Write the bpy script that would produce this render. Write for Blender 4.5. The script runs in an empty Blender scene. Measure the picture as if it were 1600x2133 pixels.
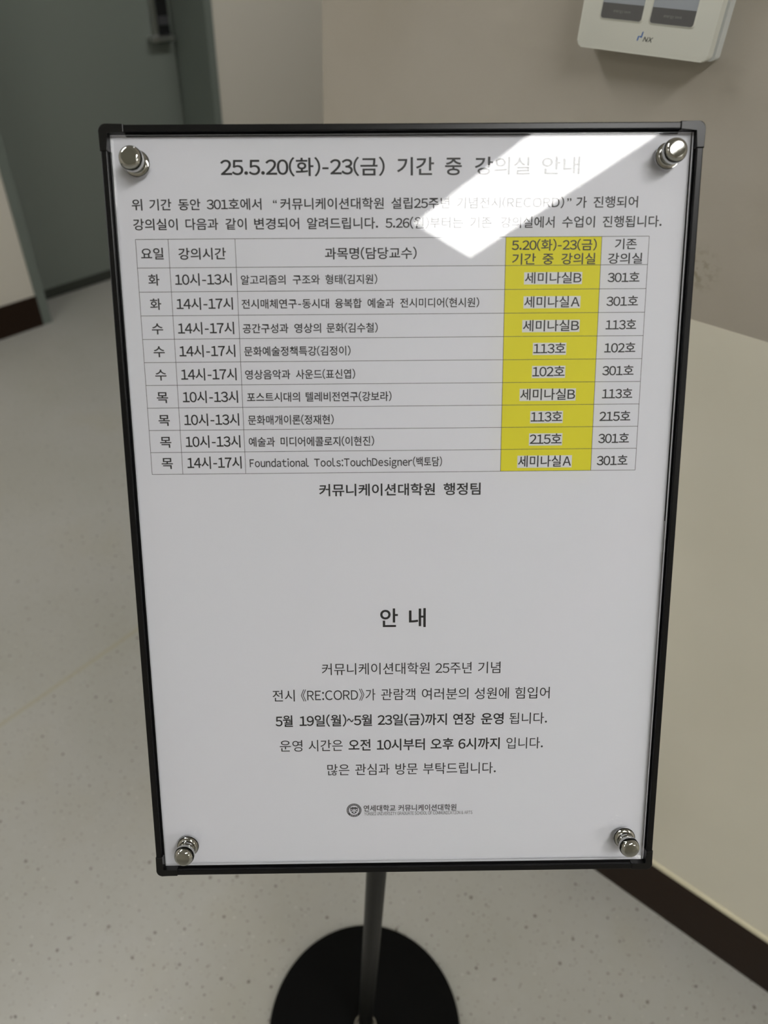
import bpy, bmesh, math, random
from mathutils import Matrix, Vector
random.seed(7)
S = bpy.context.scene
COL = S.collection

# ---------------------------------------------------------------- camera
cd = bpy.data.cameras.new('camera'); cam = bpy.data.objects.new('camera', cd); COL.objects.link(cam)
cd.sensor_fit = 'HORIZONTAL'; cd.sensor_width = 36.0; cd.lens = 1487.4 / 1600 * 36.0
cd.clip_start = 0.02; cd.clip_end = 30
RIGHT, DOWN, FWD = ((0.782199, 0.621786, 0.039345), (0.419932, -0.479513, -0.770535), (-0.460241, 0.619234, -0.636182))
CAM = (0.0, 0.0, 1.28007)
cam.matrix_world = Matrix(((RIGHT[0], -DOWN[0], -FWD[0], CAM[0]), (RIGHT[1], -DOWN[1], -FWD[1], CAM[1]),
                           (RIGHT[2], -DOWN[2], -FWD[2], CAM[2]), (0, 0, 0, 1)))
cd.dof.use_dof = True; cd.dof.focus_distance = 0.435; cd.dof.aperture_fstop = 9.5
S.camera = cam
# ---------------------------------------------------------------- world and exposure
w = bpy.data.worlds.new('world'); S.world = w; w.use_nodes = True
w.node_tree.nodes['Background'].inputs[0].default_value = (0.9, 0.95, 1.0, 1); w.node_tree.nodes['Background'].inputs[1].default_value = 0.0
S.view_settings.view_transform = 'Standard'; S.view_settings.look = 'None'; S.view_settings.gamma = 1; S.view_settings.use_curve_mapping = False
S.view_settings.exposure = 0.17
LAMP = 22.0                      # radiance of the ceiling light diffusers
LAMPS = [(1.062, -0.407), (-1.45, -0.407), (3.55, -0.407), (-1.3, 2.2), (-1.45, -2.8)]  # last two are added, unseen, to brighten the far and textured walls
LAMP_GAIN = [1.0, 0.65, 1.15, 0.75, 0.6]
CEIL = 2.6
S.cycles.max_bounces = 8; S.cycles.diffuse_bounces = 4; S.cycles.glossy_bounces = 5; S.cycles.transparent_max_bounces = 12
S.cycles.use_denoising = True

# ---------------------------------------------------------------- helpers
def lin(c):
    return tuple(((v / 255) / 12.92 if v / 255 <= .04045 else ((v / 255 + .055) / 1.055) ** 2.4) for v in c) + (1,)

def mat(name, col, rough=.5, metal=0.0, spec=.5, coat=0.0):
    m = bpy.data.materials.new(name); m.use_nodes = True
    b = m.node_tree.nodes['Principled BSDF']
    b.inputs['Base Color'].default_value = col if len(col) == 4 else tuple(col) + (1,)
    b.inputs['Roughness'].default_value = rough; b.inputs['Metallic'].default_value = metal
    b.inputs['Specular IOR Level'].default_value = spec; b.inputs['Coat Weight'].default_value = coat
    return m

def nd(m, t, **k):
    n = m.node_tree.nodes.new(t)
    for a, v in k.items(): setattr(n, a, v)
    return n

def lk(m, a, b): m.node_tree.links.new(a, b)
def bsdf(m): return m.node_tree.nodes['Principled BSDF']

def noise(m, scale, detail=3, rough=.5, vec=None):
    n = nd(m, 'ShaderNodeTexNoise'); n.inputs['Scale'].default_value = scale
    n.inputs['Detail'].default_value = detail; n.inputs['Roughness'].default_value = rough
    if vec is None: vec = nd(m, 'ShaderNodeTexCoord').outputs['Object']
    lk(m, vec, n.inputs['Vector']); return n.outputs['Fac']

def ramp(m, fac, stops):
    r = nd(m, 'ShaderNodeValToRGB'); e = r.color_ramp.elements
    while len(e) < len(stops): e.new(.5)
    for i, (p, c) in enumerate(stops): e[i].position = p; e[i].color = c
    lk(m, fac, r.inputs[0]); return r.outputs[0]

def mixc(m, fac, a, b, mode='MIX'):
    n = nd(m, 'ShaderNodeMix', data_type='RGBA', blend_type=mode)
    for i, v in ((0, fac), (6, a), (7, b)):
        if isinstance(v, (int, float, tuple)): n.inputs[i].default_value = v
        else: lk(m, v, n.inputs[i])
    return n.outputs[2]

def bump(m, h, strength, dist=.002):
    b = nd(m, 'ShaderNodeBump'); b.inputs['Strength'].default_value = strength; b.inputs['Distance'].default_value = dist
    lk(m, h, b.inputs['Height']); lk(m, b.outputs[0], bsdf(m).inputs['Normal'])

def obj(name, bm, m, parent=None, smooth=False):
    me = bpy.data.meshes.new(name); bm.to_mesh(me); bm.free()
    for mm in (m if isinstance(m, (list, tuple)) else [m]): me.materials.append(mm)
    if smooth:
        for p in me.polygons: p.use_smooth = True
        try: me.set_sharp_from_angle(angle=math.radians(38))
        except Exception: pass
    o = bpy.data.objects.new(name, me); COL.objects.link(o)
    if parent: o.parent = parent
    return o

def struct(name, bm, m, parent=None):
    o = obj(name, bm, m, parent)
    if not parent: o['kind'] = 'structure'
    return o

def empty(name, label, cat, mw=None, loc=None, group=None):
    o = bpy.data.objects.new(name, None); COL.objects.link(o); o.empty_display_size = .05
    if mw is not None: o.matrix_world = mw
    if loc is not None: o.location = loc
    o['label'] = label; o['category'] = cat
    if group: o['group'] = group
    return o

def box(bm, x0, x1, y0, y1, z0, z1, bev=0, mi=0):
    vs = [bm.verts.new((x, y, z)) for x in (x0, x1) for y in (y0, y1) for z in (z0, z1)]
    fs = [bm.faces.new([vs[i] for i in q]) for q in ((0, 1, 3, 2), (4, 6, 7, 5), (0, 4, 5, 1), (2, 3, 7, 6), (0, 2, 6, 4), (1, 5, 7, 3))]
    for f in fs: f.material_index = mi
    if bev:
        es = list({e for f in fs for e in f.edges})
        bmesh.ops.bevel(bm, geom=es, offset=bev, segments=2, affect='EDGES', profile=.6)
    return bm

def prism(bm, pts, z0, z1, bev=0, mi=0):
    a = [bm.verts.new((x, y, z0)) for x, y in pts]; b = [bm.verts.new((x, y, z1)) for x, y in pts]
    n = len(pts); fs = [bm.faces.new(a[::-1]), bm.faces.new(b)]
    for i in range(n): fs.append(bm.faces.new((a[i], a[(i + 1) % n], b[(i + 1) % n], b[i])))
    for f in fs: f.material_index = mi
    if bev: bmesh.ops.bevel(bm, geom=list(fs[1].edges), offset=bev, segments=2, affect='EDGES', profile=.6)
    return bm

def lathe(bm, prof, seg=48, cx=0, cy=0, mi=0):
    rings = []
    for r, z in prof:
        rings.append([bm.verts.new((cx + r * math.cos(2 * math.pi * k / seg), cy + r * math.sin(2 * math.pi * k / seg), z)) for k in range(seg)] if r > 1e-7 else [bm.verts.new((cx, cy, z))])
    for a, b in zip(rings, rings[1:]):
        for k in range(seg):
            k2 = (k + 1) % seg
            if len(a) == 1 and len(b) == 1: continue
            q = [a[0], b[k], b[k2]] if len(a) == 1 else ([a[k], b[0], a[k2]] if len(b) == 1 else [a[k], b[k], b[k2], a[k2]])
            f = bm.faces.new(q); f.material_index = mi
    bmesh.ops.recalc_face_normals(bm, faces=bm.faces[:])
    return bm

def rrect(w, h, r, cx=0, cy=0, seg=6):
    p = []
    for sx, sy, a0 in ((1, -1, -90), (1, 1, 0), (-1, 1, 90), (-1, -1, 180)):
        for k in range(seg + 1):
            a = math.radians(a0 + 90 * k / seg)
            p.append((cx + sx * (w / 2 - r) + r * math.cos(a), cy + sy * (h / 2 - r) + r * math.sin(a)))
    return p

def flat(bm, pts, z, mi=0):
    f = bm.faces.new([bm.verts.new((x, y, z)) for x, y in pts]); f.material_index = mi
    if f.calc_area() and f.normal.z < 0: f.normal_flip()
    return f

# ---------------------------------------------------------------- materials
# plaster of the near wall: rough upper part, smoother cream wainscot paint below
def wall_mat(name, base, dark, b1, stain=False):
    m = mat(name, base, .78, spec=.3)
    n1 = noise(m, 5, 4); n2 = noise(m, 38, 5, .6)
    c = mixc(m, ramp(m, n1, [(.35, (0, 0, 0, 1)), (.7, (1, 1, 1, 1))]), base, dark)
    if stain:
        tc = nd(m, 'ShaderNodeTexCoord').outputs['Object']
        mp = nd(m, 'ShaderNodeMapping'); mp.inputs['Location'].default_value = (.178, -.72, -1.035)
        lk(m, tc, mp.inputs['Vector'])
        ln = nd(m, 'ShaderNodeVectorMath', operation='LENGTH'); lk(m, mp.outputs[0], ln.inputs[0])
        fall = ramp(m, ln.outputs['Value'], [(.002, (.6, .6, .6, 1)), (.026, (0, 0, 0, 1))])
        sp = ramp(m, noise(m, 190, 3), [(.48, (0, 0, 0, 1)), (.62, (1, 1, 1, 1))])
        f = mixc(m, 1.0, fall, sp, 'MULTIPLY')
        c = mixc(m, f, c, lin((122, 118, 88)))
    lk(m, c, bsdf(m).inputs['Base Color'])
    bump(m, n2, b1, .0022)
    return m
WALL_UP = wall_mat('rough beige plaster', lin((177, 171, 160)), lin((168, 161, 148)), .75, True)
WALL_LO = wall_mat('cream wainscot paint', lin((221, 217, 202)), lin((216, 212, 196)), .14)
WALL_FAR = mat('smooth beige paint', lin((212, 207, 195)), .7, spec=.3)
BEAD = mat('cream caulk bead', lin((212, 206, 180)), .5)
BASEB = mat('dark brown vinyl skirting', lin((38, 25, 16)), .5, spec=.18)
bump(BASEB, noise(BASEB, 60, 3), .15, .001)
CEILM = mat('white ceiling', lin((225, 224, 218)), .9)
TEAL = mat('teal grey door paint', lin((122, 129, 122)), .5)
TEALF = mat('teal grey frame paint', lin((112, 120, 114)), .42)
SEAL = mat('dark door seal', lin((55, 58, 52)), .6)
STEEL = mat('brushed steel', (.62, .62, .60), .28, 1)
LOCKB = mat('black lock body', (.012, .012, .013), .25)
LOCKG = mat('dark grey lock band', (.06, .06, .065), .4)

FLOOR = mat('grey speckled terrazzo', lin((170, 168, 159)), .34, spec=.4)
m = FLOOR
tc = nd(m, 'ShaderNodeTexCoord').outputs['Object']
cloud = noise(m, 2.2, 4, .55, tc)
base = ramp(m, cloud, [(.3, lin((160, 159, 150))), (.55, lin((166, 165, 159))), (.75, lin((162, 159, 146)))])
fine = noise(m, 55, 4, .6, tc)
base = mixc(m, ramp(m, fine, [(.35, (.0, .0, .0, 1)), (.75, (.35, .35, .35, 1))]), base, lin((158, 155, 145)))
for sc, thr, lo, col, seed in ((30, .085, .46, lin((102, 98, 88)), 0), (60, .11, .42, lin((124, 120, 110)), 3.3), (14, .036, .62, lin((70, 64, 56)), 7.1), (44, .075, .5, lin((186, 184, 178)), 5.5), (95, .14, .35, lin((140, 137, 127)), 2.2)):
    mp = nd(m, 'ShaderNodeMapping'); mp.inputs['Location'].default_value = (seed, seed * 1.7, seed); lk(m, tc, mp.inputs['Vector'])
    wob = nd(m, 'ShaderNodeVectorMath', operation='MULTIPLY_ADD'); nz = nd(m, 'ShaderNodeTexNoise'); nz.inputs['Scale'].default_value = 320
    lk(m, mp.outputs[0], nz.inputs['Vector']); lk(m, nz.outputs['Color'], wob.inputs[0]); wob.inputs[1].default_value = (.004, .004, .004); lk(m, mp.outputs[0], wob.inputs[2])
    v = nd(m, 'ShaderNodeTexVoronoi', voronoi_dimensions='2D'); v.inputs['Scale'].default_value = sc; v.inputs['Randomness'].default_value = 1; lk(m, wob.outputs[0], v.inputs['Vector'])
    sz = nd(m, 'ShaderNodeSeparateColor'); lk(m, v.outputs['Color'], sz.inputs[0])       # each speck its own size, many cells empty
    th = nd(m, 'ShaderNodeMapRange'); th.inputs[1].default_value = lo; th.inputs[2].default_value = 1; th.inputs[3].default_value = 0; th.inputs[4].default_value = thr
    lk(m, sz.outputs[0], th.inputs[0])
    lt = nd(m, 'ShaderNodeMath', operation='SUBTRACT'); lk(m, th.outputs[0], lt.inputs[0]); lk(m, v.outputs['Distance'], lt.inputs[1])
    ml = nd(m, 'ShaderNodeMath', operation='MULTIPLY', use_clamp=True); lk(m, lt.outputs[0], ml.inputs[0]); ml.inputs[1].default_value = 60
    base = mixc(m, ml.outputs[0], base, col)
# the yellowed joint between two floor sheets
sx = nd(m, 'ShaderNodeSeparateXYZ'); lk(m, tc, sx.inputs[0])
jx = nd(m, 'ShaderNodeMath', operation='ADD'); lk(m, sx.outputs[0], jx.inputs[0]); jx.inputs[1].default_value = 1.09
jw = nd(m, 'ShaderNodeMath', operation='ABSOLUTE'); lk(m, jx.outputs[0], jw.inputs[0])
base = mixc(m, ramp(m, jw.outputs[0], [(.003, (.6, .6, .6, 1)), (.007, (0, 0, 0, 1))]), base, lin((158, 153, 128)))
lk(m, base, bsdf(m).inputs['Base Color'])
bump(m, noise(m, 14, 3, .5, tc), .05, .002)

PAPER = mat('white printer paper', lin((229, 230, 236)), .62, spec=.25)
bump(PAPER, noise(PAPER, 55, 4), .05, .0006)
INK = mat('black toner', (.017, .017, .019), .45, spec=.4)
INKF = mat('thin grey rule ink', (.045, .045, .05), .5)
YEL = mat('yellow print', lin((232, 222, 38)), .55, spec=.3)
yn = noise(YEL, 2600, 2); lk(YEL, mixc(YEL, yn, lin((224, 216, 30)), lin((238, 230, 62))), bsdf(YEL).inputs['Base Color'])
LOGOINK = mat('dark grey toner', (.045, .045, .05), .5)
BACKM = mat('black backing board', (.012, .012, .013), .5)
FRAMEM = mat('black anodised aluminium', (.004, .004, .0045), .28, 0, .26)
tcx = nd(FRAMEM, 'ShaderNodeTexCoord').outputs['Object']
fn = noise(FRAMEM, 900, 4, .6, tcx)
lk(FRAMEM, ramp(FRAMEM, fn, [(.3, (.003, .003, .0034, 1)), (.7, (.006, .006, .0065, 1))]), bsdf(FRAMEM).inputs['Base Color'])
CAPM = mat('black moulded plastic', (.005, .005, .005), .3, spec=.32)
bump(CAPM, noise(CAPM, 260, 4), .08, .0002)
POLEM = mat('dark grey painted steel', (.007, .0068, .0065), .42, 0, .24)
BASEM = mat('matt black powder coat', (.0035, .0035, .0035), .75, spec=.07)
CHROME = mat('polished chrome', (.50, .50, .485), .045, 1)
CHROMES = mat('chrome top face', (.40, .40, .375), .08, 1)
bump(CHROMES, noise(CHROMES, 1400, 5, .75), .25, .0001)

def clear(name, ior=1.49, tint=(1, 1, 1, 1), rough=.0):
    m = bpy.data.materials.new(name); m.use_nodes = True; nt = m.node_tree
    nt.nodes.remove(nt.nodes['Principled BSDF'])
    fr = nd(m, 'ShaderNodeFresnel'); fr.inputs[0].default_value = ior
    tr = nd(m, 'ShaderNodeBsdfTransparent'); tr.inputs[0].default_value = tint
    gl = nd(m, 'ShaderNodeBsdfGlossy'); gl.inputs['Roughness'].default_value = rough
    mx = nd(m, 'ShaderNodeMixShader')
    lk(m, fr.outputs[0], mx.inputs[0]); lk(m, tr.outputs[0], mx.inputs[1]); lk(m, gl.outputs[0], mx.inputs[2])
    lk(m, mx.outputs[0], nt.nodes['Material Output'].inputs[0])
    return m
ACRYL = clear('clear acrylic', 1.31)
gl = [n for n in ACRYL.node_tree.nodes if n.type == 'BSDF_GLOSSY'][0]

gl.inputs['Roughness'].default_value = .004

DIFF = bpy.data.materials.new('lit diffuser'); DIFF.use_nodes = True
bsdf(DIFF).inputs['Base Color'].default_value = (.8, .8, .8, 1)
LAMPF = mat('white lamp frame', lin((228, 228, 224)), .5)

# ---------------------------------------------------------------- room shell
XF, YR, XE = -2.67, .719, -.656          # far wall plane, near wall plane, free end of the near wall
X1, Y0, Y1 = 4.6, -3.6, 4.6
bm = bmesh.new(); box(bm, XF - .3, X1, Y0, Y1, -.05, 0); struct('floor', bm, FLOOR)
bm = bmesh.new(); box(bm, XF - .3, X1, Y0, Y1, CEIL, CEIL + .05); struct('ceiling', bm, CEILM)
bm = bmesh.new()
box(bm, XF - .3, XF, Y0, 1.267, 0, CEIL); box(bm, XF - .3, XF, 2.277, Y1, 0, CEIL); box(bm, XF - .3, XF, 1.267, 2.277, 2.12, CEIL)
wl = struct('wall_left', bm, WALL_FAR)
bm = bmesh.new(); box(bm, XE, X1, YR, YR + .2, .989, CEIL); wr = struct('wall_right', bm, WALL_UP)
bm = bmesh.new(); box(bm, XE, X1, YR - .0006, YR + .2, 0, .989)
wsc = obj('wainscot', bm, WALL_LO, wr); wsc['label'] = 'smoother cream lower part of wall'
bm = bmesh.new(); box(bm, XF - .3, X1, Y1, Y1 + .1, 0, CEIL); struct('wall_back', bm, WALL_FAR)
bm = bmesh.new(); box(bm, XF - .3, X1, Y0 - .1, Y0, 0, CEIL); struct('wall_front', bm, WALL_FAR)
bm = bmesh.new(); box(bm, X1, X1 + .1, Y0, Y1, 0, CEIL); struct('wall_side', bm, WALL_FAR)

bm = bmesh.new(); box(bm, XE - .007, X1, YR - .007, YR - .0006, 0, .118, .0012)
bb = struct('baseboard_right', bm, BASEB)
bm = bmesh.new(); box(bm, XE, X1, YR - .0052, YR - .0006, .1165, .1255, .0015)
o = obj('caulk_bead', bm, BEAD, bb); o['label'] = 'pale cream bead along top edge'
bm = bmesh.new(); box(bm, XF, XF + .008, Y0, 1.267, 0, .118, .0012); struct('baseboard_left', bm, BASEB)
bm = bmesh.new(); box(bm, XF, XF + .008, 2.277, Y1, 0, .118, .0012); struct('baseboard_back', bm, BASEB)

# door in the far wall: frame, recessed leaf, lock
d = bpy.data.objects.new('door_1', None); COL.objects.link(d); d.location = (XF, 1.77, 0); d['kind'] = 'structure'
def dpart(name, bm, m, par=None):
    o = obj(name, bm, m, par or d, smooth=False)
    if par is None: o.matrix_parent_inverse = Matrix.Translation(d.location).inverted()
    return o
bm = bmesh.new(); XD = -2.87
box(bm, XD - .06, XF + .006, 1.267, 1.305, 0, 2.12, .002); box(bm, XD - .06, XF + .006, 2.239, 2.277, 0, 2.12, .002); box(bm, XD - .06, XF + .006, 1.305, 2.239, 2.08, 2.12, .002)
box(bm, XD - .06, XD - .045, 1.30, 1.325, 0, 2.08); 
dpart('door_frame', bm, TEALF)
bm = bmesh.new(); box(bm, XD - .045, XD, 1.309, 2.233, .03, 2.076, .003); leaf = dpart('door_leaf', bm, TEAL)
bm = bmesh.new(); box(bm, XD - .04, XD + .004, 1.309, 2.233, 0.002, .042, .002); dpart('door_seal', bm, SEAL)
bm = bmesh.new(); box(bm, XD, XD + .012, 2.150, 2.212, .865, 1.16, .004); lp = dpart('lock_plate', bm, LOCKB); lp['label'] = 'black lock body'
bm = bmesh.new(); box(bm, XD + .002, XD + .022, 2.128, 2.148, .87, 1.17, .005); o = dpart('lock_grip', bm, STEEL); o['label'] = 'long steel grip'
bm = bmesh.new(); box(bm, XD + .012, XD + .018, 2.156, 2.206, .925, .955, .002); o = dpart('lock_band', bm, LOCKG)
bm = bmesh.new(); box(bm, XD, XD + .045, 2.100, 2.206, .872, .892, .007); o = dpart('door_handle', bm, STEEL); o['label'] = 'steel lever across foot of lock'

# ---------------------------------------------------------------- ceiling lights
NAMES = ['long white ceiling panel light above the camera, mirrored in the cover', 'white ceiling panel light nearest the teal door',
         'white ceiling panel light farthest from the teal door', 'added unseen ceiling panel light that brightens the far wall past the textured wall',
         'added unseen ceiling panel light that brightens the textured wall from the front']
for i, (x, y) in enumerate(LAMPS):
    t = empty('ceiling_light', NAMES[i], 'ceiling light', loc=(x, y, CEIL), group='ceiling panel lights')
    bm = bmesh.new(); W2, L2 = .141, .60
    for a in ((-W2 - .02, -W2, -L2 - .02, L2 + .02), (W2, W2 + .02, -L2 - .02, L2 + .02), (-W2, W2, -L2 - .02, -L2), (-W2, W2, L2, L2 + .02)):
        box(bm, a[0], a[1], a[2], a[3], -.014, 0, .002)
    obj('lamp_frame', bm, LAMPF, t)
    dm = DIFF.copy(); dm.name = 'lit diffuser'
    bsdf(dm).inputs['Emission Color'].default_value = (1, .99, .97, 1); bsdf(dm).inputs['Emission Strength'].default_value = LAMP * LAMP_GAIN[i]
    bm = bmesh.new(); box(bm, -W2, W2, -L2, L2, -.008, -.002); obj('diffuser', bm, dm, t)

# ---------------------------------------------------------------- sign stand
# panel frame of reference: x right, y up, z towards the reader; origin at the centre of the paper
PC = Vector((-0.172413, 0.251801, 1.013288)); PX = Vector((0.773985, 0.631841, 0.041521)); PY = Vector((-0.329264, 0.345593, 0.878721)); PZ = -Vector((-0.540862, 0.693789, -0.475526))
PANEL = Matrix(((PX.x, PY.x, PZ.x, PC.x), (PX.y, PY.y, PZ.y, PC.y), (PX.z, PY.z, PZ.z, PC.z), (0, 0, 0, 1)))
POLE = (PC.x - PZ.x * .030, PC.y - PZ.y * .030)
st = empty('sign_stand', 'black framed poster stand with clear cover, chrome knobs, thin pole and round black base', 'sign stand', loc=(POLE[0], POLE[1], 0))
def spart(name, bm, m, panel=True, par=None, smooth=False):
    o = obj(name, bm, m, par or st, smooth)
    if par is None:
        inv = Matrix.Translation(Vector((-POLE[0], -POLE[1], 0)))
        o.matrix_parent_inverse = inv
        o.matrix_world = PANEL if panel else Matrix.Translation(Vector((POLE[0], POLE[1], 0)))
        o.matrix_basis = PANEL if panel else Matrix.Translation(Vector((POLE[0], POLE[1], 0)))
    return o
mm = .001
bm = bmesh.new(); lathe(bm, [(0, 0), (.1395, 0), (.1415, .001), (.1425, .003), (.1425, .0075), (.1415, .0095), (.1395, .0103), (.02, .0108), (0, .0108)], 96)
spart('base', bm, BASEM, False, smooth=True)
bm = bmesh.new(); lathe(bm, [(.0105, .0105), (.0170, .0105), (.0175, .012), (.0175, .019), (.0165, .021), (.0145, .021), (.0140, .019), (.0135, .0125), (.0105, .0125)], 48)
o = spart('base_collar', bm, CHROME, False, smooth=True); o['label'] = 'chrome ring round foot of pole'
bm = bmesh.new(); lathe(bm, [(0, .0108), (.0105, .0108), (.0105, .965), (.0095, .968), (0, .968)], 40)
spart('pole', bm, POLEM, False, smooth=True)
bm = bmesh.new(); box(bm, -14 * mm, 14 * mm, -28 * mm, 28 * mm, -16 * mm, -4 * mm, .002); box(bm, -5 * mm, 5 * mm, -22 * mm, 22 * mm, -24 * mm, -15 * mm, .001)
spart('tilt_bracket', bm, CAPM)
bm = bmesh.new(); box(bm, -149.2 * mm, 149.2 * mm, -209.8 * mm, 209.8 * mm, -4 * mm, -.35 * mm); spart('back_panel', bm, BACKM)
OX, OY, RW, ZF = 152.4, 212.8, 3.3, 5.5
leg = 12.0
def bar(x0, x1, y0, y1, inx, iny):
    bm = bmesh.new()
    box(bm, x0 * mm, x1 * mm, y0 * mm, y1 * mm, -4.6 * mm, ZF * mm, .0005)
    return bm
for (x0, x1, y0, y1) in ((-OX + leg, OX - leg, OY - RW, OY), (-OX + leg, OX - leg, -OY, -OY + RW), (-OX, -OX + RW, -OY + leg, OY - leg), (OX - RW, OX, -OY + leg, OY - leg)):
    o = spart('frame_bar', bar(x0, x1, y0, y1, 0, 0), FRAMEM)
    # shallow inner ledge that holds the cover
    b2 = bmesh.new()
    if x1 - x0 > y1 - y0:
        s = 1 if y0 > 0 else -1
        ya, yb = sorted(((OY - RW) * s, (OY - RW - 1.3) * s)); box(b2, x0 * mm, x1 * mm, ya * mm, yb * mm, .6 * mm, 2.6 * mm, .0003)
    else:
        s = 1 if x0 > 0 else -1
        xa, xb = sorted(((OX - RW) * s, (OX - RW - 1.0) * s)); box(b2, xa * mm, xb * mm, y0 * mm, y1 * mm, .6 * mm, 2.6 * mm, .0003)
    obj('inner_ledge', b2, FRAMEM, o)
for sx_, sy_ in ((-1, 1), (1, 1), (-1, -1), (1, -1)):
    e = .35; r = 3.2; pts = []
    X, Y = OX + e, OY + e
    pts = [(X - leg - .6, Y)] + [(X - r + r * math.sin(math.radians(a)), Y - r + r * math.cos(math.radians(a))) for a in range(0, 91, 15)] + [(X, Y - leg - .6), (X - RW - 2 * e, Y - leg - .6), (X - RW - 2 * e, Y - RW - 2 * e), (X - leg - .6, Y - RW - 2 * e)]
    pts = [(px * sx_ * mm, py * sy_ * mm) for px, py in pts]
    if sx_ * sy_ > 0: pts = pts[::-1]
    bm = bmesh.new(); prism(bm, pts, -4.9 * mm, (ZF + .35) * mm, .0004); bmesh.ops.recalc_face_normals(bm, faces=bm.faces[:])
    spart('corner_cap', bm, CAPM)
bm = bmesh.new(); box(bm, -147.6 * mm, 147.9 * mm, -207.6 * mm, 208.4 * mm, 1.6 * mm, 3.4 * mm)
o = spart('cover_panel', bm, ACRYL); o['label'] = 'clear glossy cover sheet'
for kx, ky in ((-135.0, 194.9), (135.1, 197.1), (-132.8, -193.7), (135.0, -192.1)):
    bm = bmesh.new()
    PK = [(0, 3.45), (6.2, 3.45), (6.5, 3.75), (6.5, 4.8), (6.2, 5.2), (5.2, 5.4), (4.7, 5.9), (4.55, 6.8), (4.55, 8.6), (4.8, 9.4), (5.3, 9.9), (5.8, 10.6), (6.0, 11.6), (6.0, 12.8), (5.8, 14.0), (5.4, 15.0), (4.8, 15.8), (4.1, 16.25), (3.8, 16.35)]
    lathe(bm, [(r_ * mm, z_ * mm) for r_, z_ in PK], 48)
    for v in bm.verts: v.co.x += kx * mm; v.co.y += ky * mm
    o = spart('knob', bm, CHROME, smooth=True); o['label'] = 'mushroom-shaped chrome knob'
    bm = bmesh.new(); lathe(bm, [(3.8 * mm, 16.35 * mm), (3.5 * mm, 16.42 * mm), (0, 16.45 * mm)], 48)
    for v in bm.verts: v.co.x += kx * mm; v.co.y += ky * mm
    obj('knob_face', bm, CHROMES, o, True)

# ---------------------------------------------------------------- the two printed sheets
def wav(x, y):      # slight buckling of the paper behind the cover, in millimetres
    ex = max(0, abs(y) - 150) / 60
    return .28 * ex * (.5 + .5 * math.sin(x / 26 + 1.3 * (y > 0))) + .10 * (1 + math.sin(x / 41 + y / 57))

def sheet_mesh(x0, x1, y0, y1, z, th=.1):
    bm = bmesh.new(); nx, ny = 60, 42; g = {}
    for k, zz in enumerate((z, z - th)):
        for i in range(nx + 1):
            for j in range(ny + 1):
                x = x0 + (x1 - x0) * i / nx; y = y0 + (y1 - y0) * j / ny
                g[k, i, j] = bm.verts.new((x * mm, y * mm, (zz + wav(x, y)) * mm))
    for i in range(nx):
        for j in range(ny):
            bm.faces.new((g[0, i, j], g[0, i + 1, j], g[0, i + 1, j + 1], g[0, i, j + 1]))
            bm.faces.new((g[1, i, j], g[1, i, j + 1], g[1, i + 1, j + 1], g[1, i + 1, j]))
    for i in range(nx):
        bm.faces.new((g[0, i, 0], g[1, i, 0], g[1, i + 1, 0], g[0, i + 1, 0])); bm.faces.new((g[0, i, ny], g[0, i + 1, ny], g[1, i + 1, ny], g[1, i, ny]))
    for j in range(ny):
        bm.faces.new((g[0, 0, j], g[0, 0, j + 1], g[1, 0, j + 1], g[1, 0, j])); bm.faces.new((g[0, nx, j], g[1, nx, j], g[1, nx, j + 1], g[0, nx, j + 1]))
    return bm

def tobj(name, bm, m, par):   # child of a sheet, geometry already in panel coordinates
    return obj(name, bm, m, par)
ZT = .24
bm = sheet_mesh(-149.0, 147.7, .2, 209.6, ZT)
top = obj('timetable_sheet', bm, PAPER, smooth=True); top.matrix_world = PANEL
top['label'] = 'upper white printed sheet with a class timetable and yellow column'; top['category'] = 'paper sheet'
bm = sheet_mesh(-148.2, 148.6, -208.9, 6, .0)
bot = obj('notice_sheet', bm, PAPER, smooth=True); bot.matrix_world = PANEL
bot['label'] = 'lower white printed notice sheet with short centred text and small crest'; bot['category'] = 'paper sheet'

BOLD = {0: .002, 1: .012, 2: .014, 3: .016, 4: .0155}
GLYPH = {}
def wide(ch): return chr(ord(ch) + 0xFEE0) if '!' <= ch <= '~' else ch
def load_glyphs(pairs):       # all letter shapes in one text per weight: one letter per row, rows cut apart by height
    for bold in sorted({p[1] for p in pairs}):
        chs = [p[0] for p in pairs if p[1] == bold]
        c = bpy.data.curves.new('t', 'FONT'); c.body = '\n'.join(wide(ch) for ch in chs); c.size = 1; c.resolution_u = 4; c.dimensions = '2D'; c.fill_mode = 'BOTH'
        c.offset = BOLD[bold]; c.space_line = 3
        o = bpy.data.objects.new('t', c); COL.objects.link(o)
        dg = bpy.context.evaluated_depsgraph_get(); dg.update(); e = o.evaluated_get(dg); me = e.to_mesh()
        pitch = 3.0
        rows = [([], [], {}) for _ in chs]
        for p in me.polygons:
            k = min(len(chs) - 1, max(0, int(round((.37 - me.vertices[p.vertices[0]].co.y) / pitch)))); vs, fs, idx = rows[k]; f = []
            for i in p.vertices:
                if i not in idx:
                    q = me.vertices[i].co; idx[i] = len(vs); vs.append((q.x, q.y + k * pitch, 0))
                f.append(idx[i])
            fs.append(tuple(f))
        for ch, r in zip(chs, rows): GLYPH[ch, bold] = (r[0], r[1])
        e.to_mesh_clear(); bpy.data.objects.remove(o); bpy.data.curves.remove(c)
ADV = {**{k: .56 for k in '0123456789'}, '(': .34, ')': .34, '.': .27, ':': .27, '-': .46, '~': .62, ' ': .30, '\u201c': .40, '\u201d': .40}
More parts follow.
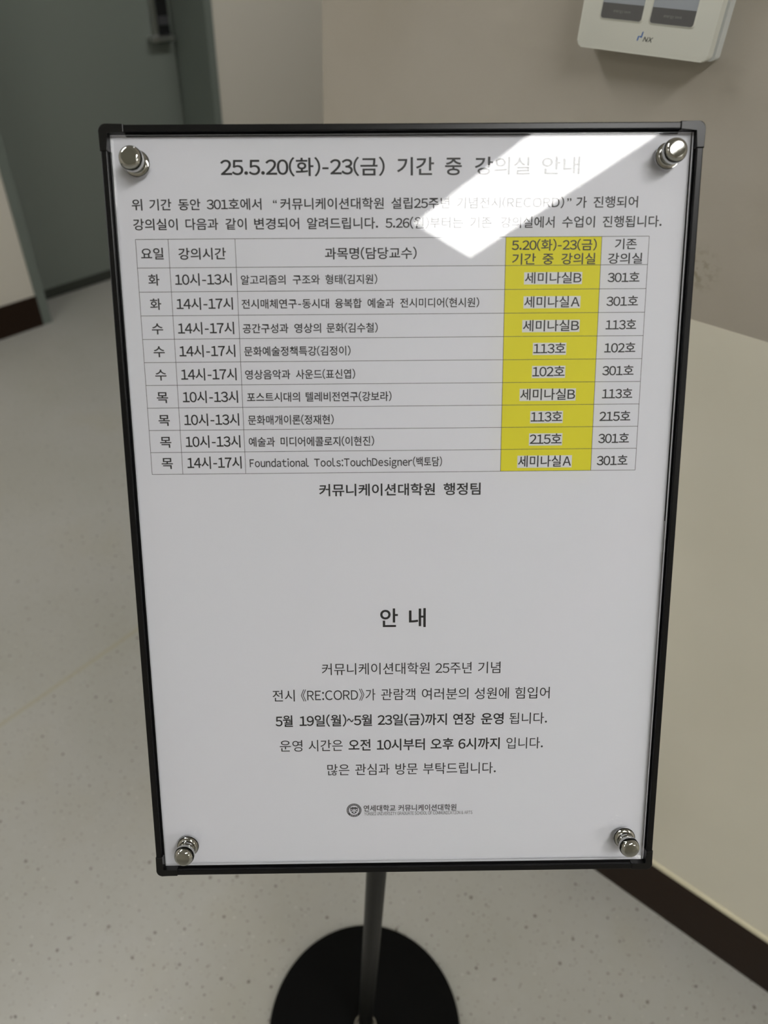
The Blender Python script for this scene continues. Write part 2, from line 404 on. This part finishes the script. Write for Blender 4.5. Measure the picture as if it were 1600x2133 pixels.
def word(text, bold):
    vs, fs, pen = [], [], 0
    for ch in text:
        if ch == '-':
            n = len(vs); hw, hh, mid = .155, .034 + BOLD[bold], .30; vs += [(pen + .23 + u * hw, mid + v * hh, 0) for u, v in ((-1, -1), (1, -1), (1, 1), (-1, 1))]; fs.append((n, n + 1, n + 2, n + 3)); pen += .46; continue
        if ch == ' ': pen += ADV[ch]; continue
        gv, gf = GLYPH[ch, bold]; a = min(v[0] for v in gv); b = max(v[0] for v in gv)
        if ch in '\u300a\u300b': adv = b - a + .10; dx = pen + .05 - a
        elif '!' <= ch <= '~' or ch in ADV: adv = ADV.get(ch, b - a + .095); dx = pen + (adv - (b - a)) / 2 - a
        else: adv = .92; dx = pen
        k = 1.0
        if ch == '~': k = .55; adv = .56; dx = pen + .28 - k * (a + b) / 2
        n = len(vs); vs += [(v[0] * k + dx, v[1], 0) for v in gv]; fs += [tuple(i + n for i in f) for f in gf]; pen += adv
    return vs, fs
def put(V, F, text, x0, x1, y, h, bold, z):
    vs, fs = word(text, bold)
    a = min(v[0] for v in vs); b = max(v[0] for v in vs)
    sx = (x1 - x0) / (b - a); sy = h / .90; n = len(V)
    for v in vs:
        X = x0 + (v[0] - a) * sx; Y = y + (v[1] - .37) * sy
        V.append((X * mm, Y * mm, (z + wav(X, Y)) * mm))
    F += [tuple(i + n for i in f) for f in fs]
def mesh_obj(name, V, F, m, par):
    me = bpy.data.meshes.new(name); me.from_pydata(V, [], F); me.materials.append(m)
    o = bpy.data.objects.new(name, me); COL.objects.link(o); o.parent = par; return o
def wflat(V, F, pts, z):      # flat print following the paper; long strips are cut short
    n = len(V); V += [(x * mm, y * mm, (z + wav(x, y)) * mm) for x, y in pts]; F.append(tuple(range(n, n + len(pts))))
def strip(V, F, x0, y0, x1, y1, z, step=8):
    nx = max(1, int(abs(x1 - x0) / step)); ny = max(1, int(abs(y1 - y0) / step))
    for i in range(nx):
        for j in range(ny):
            a, b = x0 + (x1 - x0) * i / nx, x0 + (x1 - x0) * (i + 1) / nx; c, e = y0 + (y1 - y0) * j / ny, y0 + (y1 - y0) * (j + 1) / ny
            wflat(V, F, [(a, c), (b, c), (b, e), (a, e)], z)

# every printed line: sheet, name, height on the page (mm), letter height, (text, left, right, weight)
LINES = [
 ('t', 'heading', 193.78, 8.5, [('25.5.20(화)-23(금)', -93.6, -9.27, 2), ('기간', -2.97, 16.07, 2), ('중', 21.76, 30.42, 2), ('강의실', 37.1, 65.59, 2), ('안내', 71.55, 91.39, 2)]),
 ('t', 'body_text', 176.01, 5.49, [('위', -140.3, -134.85, 1), ('기간', -131.25, -119.84, 1), ('동안', -116.25, -104.83, 1), ('301호에서', -101.6, -73.28, 1), ('“', -67.31, -65.32, 1), ('커뮤니케이션대학원', -63.58, -9.91, 1), ('설립25주년', -6.04, 24.4, 1), ('기념전시(RECORD)', 27.9, 83.93, 1), ('”', 85.43, 87.69, 1), ('가', 90.19, 95.7, 1), ('진행되어', 99.21, 122.41, 1)]),
 ('t', 'body_text', 166.38, 5.54, [('강의실이', -140.29, -117.21, 1), ('다음과', -113.12, -96.15, 1), ('같이', -92.41, -81.42, 1), ('변경되어', -77.42, -54.05, 1), ('알려드립니다.', -49.92, -12.97, 1), ('5.26(월)부터는', -9.11, 31.28, 1), ('기존', 35.04, 46.35, 1), ('강의실에서', 51.12, 79.29, 1), ('수업이', 83.32, 100.44, 1), ('진행됩니다.', 104.47, 135.48, 1)]),
 ('t', 'header_text', 151.93, 5.75, [('요일', -137.37, -125.57, 1)]),
 ('t', 'header_text', 151.76, 5.75, [('강의시간', -117.79, -92.9, 1)]),
 ('t', 'header_text', 151.43, 5.76, [('과목명(담당교수)', -41.03, 7.2, 1)]),
 ('t', 'header_text', 155.0, 5.52, [('5.20(화)-23(금)', 57.21, 102.01, 1)]),
 ('t', 'header_text', 148.02, 5.56, [('기간', 57.52, 70.08, 1), ('중', 73.64, 79.48, 1), ('강의실', 83.55, 101.59, 1)]),
 ('t', 'header_text', 155.25, 5.28, [('기존', 111.53, 123.04, 1)]),
 ('t', 'header_text', 148.02, 5.32, [('강의실', 108.21, 126.4, 1)]),
 ('t', 'cell_text', 138.79, 5.58, [('화', -134.47, -128.55, 1)]),
 ('t', 'cell_text', 138.86, 6.07, [('10시-13시', -120.38, -90.52, 1)]),
 ('t', 'cell_text', 138.43, 4.74, [('알고리즘의', -85.72, -62.15, 1), ('구조와', -58.34, -44.0, 1), ('형태(김지원)', -41.09, -13.65, 1)]),
 ('t', 'room_text', 138.44, 5.61, [('세미나실B', 64.53, 94.66, 1)]),
 ('t', 'cell_text', 138.43, 5.49, [('301호', 108.61, 125.59, 1)]),
 ('t', 'cell_text', 126.45, 5.65, [('화', -134.42, -128.46, 1)]),
 ('t', 'cell_text', 126.52, 6.15, [('14시-17시', -120.41, -90.49, 1)]),
 ('t', 'cell_text', 126.19, 4.8, [('전시매체연구-동시대', -85.89, -39.44, 1), ('융복합', -36.27, -22.08, 1), ('예술과', -18.96, -4.74, 1), ('전시미디어(현시원)', -1.62, 40.53, 1)]),
 ('t', 'room_text', 126.17, 5.68, [('세미나실A', 64.57, 94.31, 1)]),
 ('t', 'cell_text', 126.27, 5.56, [('301호', 108.58, 125.56, 1)]),
 ('t', 'cell_text', 113.82, 5.73, [('수', -134.36, -128.37, 1)]),
 ('t', 'cell_text', 113.9, 6.23, [('14시-17시', -120.45, -90.46, 1)]),
 ('t', 'cell_text', 113.55, 4.86, [('공간구성과', -85.86, -61.47, 1), ('영상의', -58.26, -43.99, 1), ('문화(김수철)', -41.04, -13.64, 1)]),
 ('t', 'room_text', 113.87, 5.75, [('세미나실B', 64.24, 94.48, 1)]),
 ('t', 'cell_text', 114.09, 5.63, [('113호', 108.83, 125.27, 1)]),
 ('t', 'cell_text', 101.92, 5.79, [('수', -134.31, -128.28, 1)]),
 ('t', 'cell_text', 102.0, 6.3, [('14시-17시', -120.44, -90.4, 1)]),
 ('t', 'cell_text', 101.63, 4.92, [('문화예술정책특강(김정이)', -85.64, -28.41, 1)]),
 ('t', 'room_text', 101.92, 5.82, [('113호', 70.31, 87.73, 1)]),
 ('t', 'cell_text', 102.01, 5.7, [('102호', 108.73, 125.58, 1)]),
 ('t', 'cell_text', 89.62, 5.87, [('수', -134.26, -128.19, 1)]),
 ('t', 'cell_text', 89.7, 6.38, [('14시-17시', -120.31, -90.34, 1)]),
 ('t', 'cell_text', 89.32, 4.98, [('영상음악과', -85.68, -61.25, 1), ('사운드(표신엽)', -58.24, -26.12, 1)]),
 ('t', 'room_text', 89.7, 5.89, [('102호', 70.18, 87.71, 1)]),
 ('t', 'cell_text', 89.91, 5.77, [('301호', 108.25, 125.34, 1)]),
 ('t', 'cell_text', 77.55, 5.94, [('목', -134.21, -128.11, 1)]),
 ('t', 'cell_text', 77.63, 6.46, [('10시-13시', -120.16, -90.14, 1)]),
 ('t', 'cell_text', 77.23, 5.04, [('포스트시대의', -85.27, -56.42, 1), ('텔레비전연구(강보라)', -53.28, -6.47, 1)]),
 ('t', 'room_text', 77.46, 5.97, [('세미나실B', 63.84, 93.95, 1)]),
 ('t', 'cell_text', 77.53, 5.84, [('113호', 108.76, 125.37, 1)]),
 ('t', 'cell_text', 65.2, 6.01, [('목', -134.15, -128.02, 1)]),
 ('t', 'cell_text', 65.29, 6.54, [('10시-13시', -120.14, -90.07, 1)]),
 ('t', 'cell_text', 64.87, 5.11, [('문화매개이론(정재현)', -85.22, -38.26, 1)]),
 ('t', 'room_text', 65.33, 6.04, [('113호', 70.04, 87.38, 1)]),
 ('t', 'cell_text', 65.26, 5.91, [('215호', 107.9, 125.03, 1)]),
 ('t', 'cell_text', 53.24, 6.08, [('목', -134.1, -127.93, 1)]),
 ('t', 'cell_text', 53.32, 6.61, [('10시-13시', -120.09, -89.97, 1)]),
 ('t', 'cell_text', 52.89, 5.17, [('예술과', -85.34, -70.94, 1), ('미디어에콜로지(이현진)', -67.84, -16.25, 1)]),
 ('t', 'room_text', 53.05, 6.11, [('215호', 69.76, 87.53, 1)]),
 ('t', 'cell_text', 53.11, 5.98, [('301호', 107.87, 124.95, 1)]),
 ('t', 'cell_text', 41.52, 6.15, [('목', -134.05, -127.84, 1)]),
 ('t', 'cell_text', 41.61, 6.69, [('14시-17시', -119.88, -89.85, 1)]),
 ('t', 'cell_text', 41.16, 5.23, [('Foundational', -85.38, -52.53, 1), ('Tools:TouchDesigner(백토담)', -49.62, 21.36, 1)]),
 ('t', 'room_text', 40.76, 6.19, [('세미나실A', 63.64, 93.31, 1)]),
 ('t', 'cell_text', 40.81, 6.06, [('301호', 107.63, 124.86, 1)]),
 ('t', 'footer_text', 25.58, 6.67, [('커뮤니케이션대학원', -47.33, 17.52, 3), ('행정팀', 22.31, 43.11, 3)]),
 ('b', 'heading', -49.99, 11.12, [('안', -13.84, -3.53, 4), ('내', 2.89, 12.65, 4)]),
 ('b', 'body_text', -81.26, 7.23, [('커뮤니케이션대학원', -48.44, 15.02, 0), ('25주년', 18.41, 39.83, 0), ('기념', 43.54, 56.81, 0)]),
 ('b', 'body_text', -97.6, 7.33, [('전시', -78.02, -64.94, 0), ('《RE:CORD》가', -61.24, -17.13, 0), ('관람객', -13.71, 6.53, 0), ('여러분의', 10.52, 38.09, 0), ('성원에', 41.83, 62.2, 0), ('힘입어', 65.91, 86.5, 0)]),
 ('b', 'body_text', -113.92, 7.28, [('5월', -76.92, -66.61, 4), ('19일(월)~5월', -62.6, -19.31, 4), ('23일(금)까지', -15.98, 25.5, 4), ('연장', 29.24, 42.47, 4), ('운영', 45.92, 59.45, 4), ('됩니다.', 62.91, 85.55, 0)]),
 ('b', 'body_text', -130.04, 7.39, [('운영', -74.93, -61.37, 0), ('시간은', -57.62, -37.12, 0), ('오전', -33.65, -20.36, 4), ('10시부터', -16.6, 12.33, 4), ('오후', 15.8, 29.7, 4), ('6시까지', 32.6, 57.52, 4), ('입니다.', 61.58, 83.64, 0)]),
 ('b', 'body_text', -146.16, 7.5, [('많은', -46.74, -33.35, 0), ('관심과', -29.86, -9.04, 0), ('방문', -5.4, 8.0, 0), ('부탁드립니다.', 11.36, 55.56, 0)]),
 ('b', 'letterhead_text', -172.36, 4.25, [('연세대학교', -25.12, -5.53, 4), ('커뮤니케이션대학원', -3.91, 31.84, 4)]),
 ('b', 'letterhead_text', -175.96, 2.62, [('YONSEI UNIVERSITY GRADUATE SCHOOL OF COMMUNICATION & ARTS', -24.73, 41.73, 0)]),
]


load_glyphs(sorted({(ch, bo) for l in LINES for t, _, _, bo in l[4] for ch in t if ch != ' '} | {(ch, 1) for ch in 'energysavNX'}))
ROWY = [159.1] + [144.85 - 12.165 * i for i in range(10)]
COLX = [-139.7, -122.7, -87.8, 54.0, 104.5, 129.4]
V, F = [], []; strip(V, F, COLX[3], ROWY[-1], COLX[4], ROWY[0], ZT + .03, 4)
o = mesh_obj('yellow_column', V, F, YEL, top); o['label'] = 'bright yellow printed column'
V, F = [], []; q = .125
for y in ROWY: strip(V, F, COLX[0], y - q, COLX[-1], y + q, ZT + .06)
for x in COLX: strip(V, F, x - q, ROWY[-1], x + q, ROWY[0], ZT + .06)
mesh_obj('table_rules', V, F, INKF, top)
for sid, name, y, h, items in LINES:
    par = top if sid == 't' else bot; z0 = ZT if sid == 't' else 0
    if name == 'room_text':
        V, F = [], []; x0, x1 = items[0][1], items[0][2]
        strip(V, F, x0 - .35, y - h * .58, x1 + .35, y + h * .52, z0 + .075, 4)
        mesh_obj('white_patch', V, F, PAPER, par)
    V, F = [], []
    for t, x0, x1, b in items: put(V, F, t, x0, x1, y, h, b, z0 + .1)
    mesh_obj(name, V, F, LOGOINK if name == 'letterhead_text' else INK, par)
# round crest beside the letterhead
ex, ey, er = -31.0, -173.5, 4.55
V, F = [], []; N = 72
def ring(V, F, r0, r1, z, n=N):
    for k in range(n):
        a, b = 2 * math.pi * k / n, 2 * math.pi * (k + 1) / n
        wflat(V, F, [(ex + r0 * math.cos(a), ey + r0 * math.sin(a)), (ex + r1 * math.cos(a), ey + r1 * math.sin(a)), (ex + r1 * math.cos(b), ey + r1 * math.sin(b)), (ex + r0 * math.cos(b), ey + r0 * math.sin(b))], z)
ring(V, F, er * .70, er, .06)
sh = [(-2.35, 2.1), (-1.6, 1.75), (-.8, 2.3), (0, 1.9), (.8, 2.3), (1.6, 1.75), (2.35, 2.1), (2.3, .2), (2.0, -.9), (1.2, -1.9), (0, -2.6), (-1.2, -1.9), (-2.0, -.9), (-2.3, .2)]
wflat(V, F, [(ex + a, ey + b) for a, b in sh][::-1], .06)
crest = mesh_obj('crest', V, F, LOGOINK, bot); crest['label'] = 'small round dark university crest'
V, F = [], []
for k in range(26):                  # tiny pale lettering marks round the rim
    a = math.radians(205 - k * 9.2); c_, s_ = math.cos(a), math.sin(a)
    for rr in (er * .80,):
        wflat(V, F, [(ex + c_ * rr - s_ * .1, ey + s_ * rr + c_ * .1), (ex + c_ * (rr + .55) - s_ * .1, ey + s_ * (rr + .55) + c_ * .1), (ex + c_ * (rr + .55) + s_ * .1, ey + s_ * (rr + .55) - c_ * .1), (ex + c_ * rr + s_ * .1, ey + s_ * rr - c_ * .1)][::-1], .085)
for k in range(5):
    a = math.radians(238 + k * 16); wflat(V, F, [(ex + math.cos(a) * er * .85 + math.cos(j * math.pi / 3) * .28, ey + math.sin(a) * er * .85 + math.sin(j * math.pi / 3) * .28) for j in range(6)], .085)
ring(V, F, .50, .95, .085, 24)
ring(V, F, 0.0001, .22, .085, 12)
wflat(V, F, [(ex - 1.9, ey + .9), (ex - 1.2, ey + .9), (ex - 1.2, ey + .55), (ex - 1.9, ey + .55)][::-1], .085)
wflat(V, F, [(ex - 1.9, ey + .35), (ex - 1.2, ey + .35), (ex - 1.2, ey + .05), (ex - 1.9, ey + .05)][::-1], .085)
wflat(V, F, [(ex + 1.2, ey + .9), (ex + 1.9, ey + .9), (ex + 1.9, ey + .05), (ex + 1.2, ey + .05)][::-1], .085)
wflat(V, F, [(ex - 1.9, ey - .75), (ex, ey - .05), (ex + 1.9, ey - .75), (ex + 1.75, ey - 1.15), (ex, ey - .5), (ex - 1.75, ey - 1.15)][::-1], .085)
wflat(V, F, [(ex - .7, ey - 1.55), (ex, ey - 1.0), (ex + .7, ey - 1.55), (ex, ey - 2.1)][::-1], .085)
mesh_obj('crest_detail', V, F, PAPER, crest)

# ---------------------------------------------------------------- thermostat-like wall controller
PLAST = mat('ivory plastic', lin((214, 215, 206)), .42)
PLASTB = mat('pale grey back plate', lin((205, 208, 206)), .45)
SCR = mat('grey blue display glass', lin((158, 164, 172)), .18)
BAND = mat('dark grey band', lin((92, 92, 92)), .4)
BTXT = mat('pale print', lin((140, 140, 138)), .5)
BLUE = mat('blue print', lin((30, 96, 176)), .4)
# local frame: x right along the wall, y up, z away from the wall; origin at the foot of the unit on the wall
ctl = empty('wall_controller', 'white wall controller with two grey displays and small blue logo, above the sign', 'wall controller')
ctl.matrix_world = Matrix(((1, 0, 0, -.270), (0, 0, -1, YR), (0, 1, 0, 1.2025), (0, 0, 0, 1)))
def cpart(name, bm, m, par=None, smooth=False): return obj(name, bm, m, par or ctl, smooth)
bm = bmesh.new(); prism(bm, rrect(.1155, .120, .0035, -.0003, .060), 0, .012, .0008); cpart('back_plate', bm, PLASTB)
bm = bmesh.new(); prism(bm, rrect(.1160, .1230, .0045, -.0025, .0595 + .002), .0135, .0255, .0018)
body = cpart('front_body', bm, PLAST, smooth=True)
bm = bmesh.new(); prism(bm, rrect(.108, .113, .003, -.001, .0600), .0115, .0140); cpart('shadow_gap', bm, BAND)
for (sx0, sx1, nm) in ((-.0425, -.0060, 'l'), (.0012, .0377, 'r')):
    cxs = (sx0 + sx1) / 2; wd = sx1 - sx0
    y0_, y1_ = .0225, .0900
    # raised rim round the display
    bm = bmesh.new(); a = rrect(wd + .0026, y1_ - y0_ + .0026, .0032, cxs, (y0_ + y1_) / 2); b = rrect(wd, y1_ - y0_, .0022, cxs, (y0_ + y1_) / 2)
    va = [bm.verts.new((x, y, .0256)) for x, y in a]; vb = [bm.verts.new((x, y, .0263)) for x, y in b]; n = len(a)
    for i in range(n): bm.faces.new((va[i], va[(i + 1) % n], vb[(i + 1) % n], vb[i]))
    cpart('display_rim', bm, PLAST)
    bm = bmesh.new(); prism(bm, rrect(wd, y1_ - y0_, .0022, cxs, (y0_ + y1_) / 2), .0250, .0261); disp = cpart('display', bm, SCR)
    bm = bmesh.new(); pts = [p for p in rrect(wd - .0002, y1_ - y0_ - .0002, .0022, cxs, (y0_ + y1_) / 2) if p[1] < y0_ + .005]
    pts = [(sx1 - .0001, y0_ + .0108)] + [] ; lo = rrect(wd - .0002, .02, .0022, cxs, y0_ + .0101)
    lo = [(x, min(y, y0_ + .0108)) for x, y in lo]
    keep = []
    for p in lo:
        if not keep or (abs(p[0] - keep[-1][0]) + abs(p[1] - keep[-1][1])) > 1e-6: keep.append(p)
    flat(bm, keep, .02615); obj('display_band', bm, BAND, disp)
    V, F = [], []; vs, fs = word('energy save', 1)
    a_ = min(v[0] for v in vs); b_ = max(v[0] for v in vs); s_ = .0150 / (b_ - a_)
    V = [(cxs - .0075 + (v[0] - a_) * s_, y0_ + .0048 + v[1] * s_ * 1.1, .0262) for v in vs]; mesh_obj('display_text', V, fs, BTXT, disp)
vs, fs = word('NX', 1); a_ = min(v[0] for v in vs); b_ = max(v[0] for v in vs); s_ = .0078 / (b_ - a_)
LX, LY = -.0012, .0094
V = [(LX + (v[0] - a_) * s_ + v[1] * s_ * .22, LY + v[1] * s_ * .78, .0256) for v in vs]; mesh_obj('logo_text', V, fs, INK, body)
bm = bmesh.new(); ux = .001
for pts in ([(-4.1, -1.2), (-3.1, -1.2), (-2.6, 1.6), (-1.9, 2.2), (-3.4, 2.2), (-3.6, 1.6)], [(-2.2, 1.5), (-1.3, 1.5), (-1.2, 2.3), (-1.9, 2.3)], [(-1.5, 1.2), (-.3, 1.2), (.5, 5.6), (-.5, 5.3), (-1.0, 2.2)]):
    flat(bm, [(LX - .0012 + x * ux, LY + .0012 + y * ux) for x, y in pts], .0256)
obj('logo_mark', bm, BLUE, body)
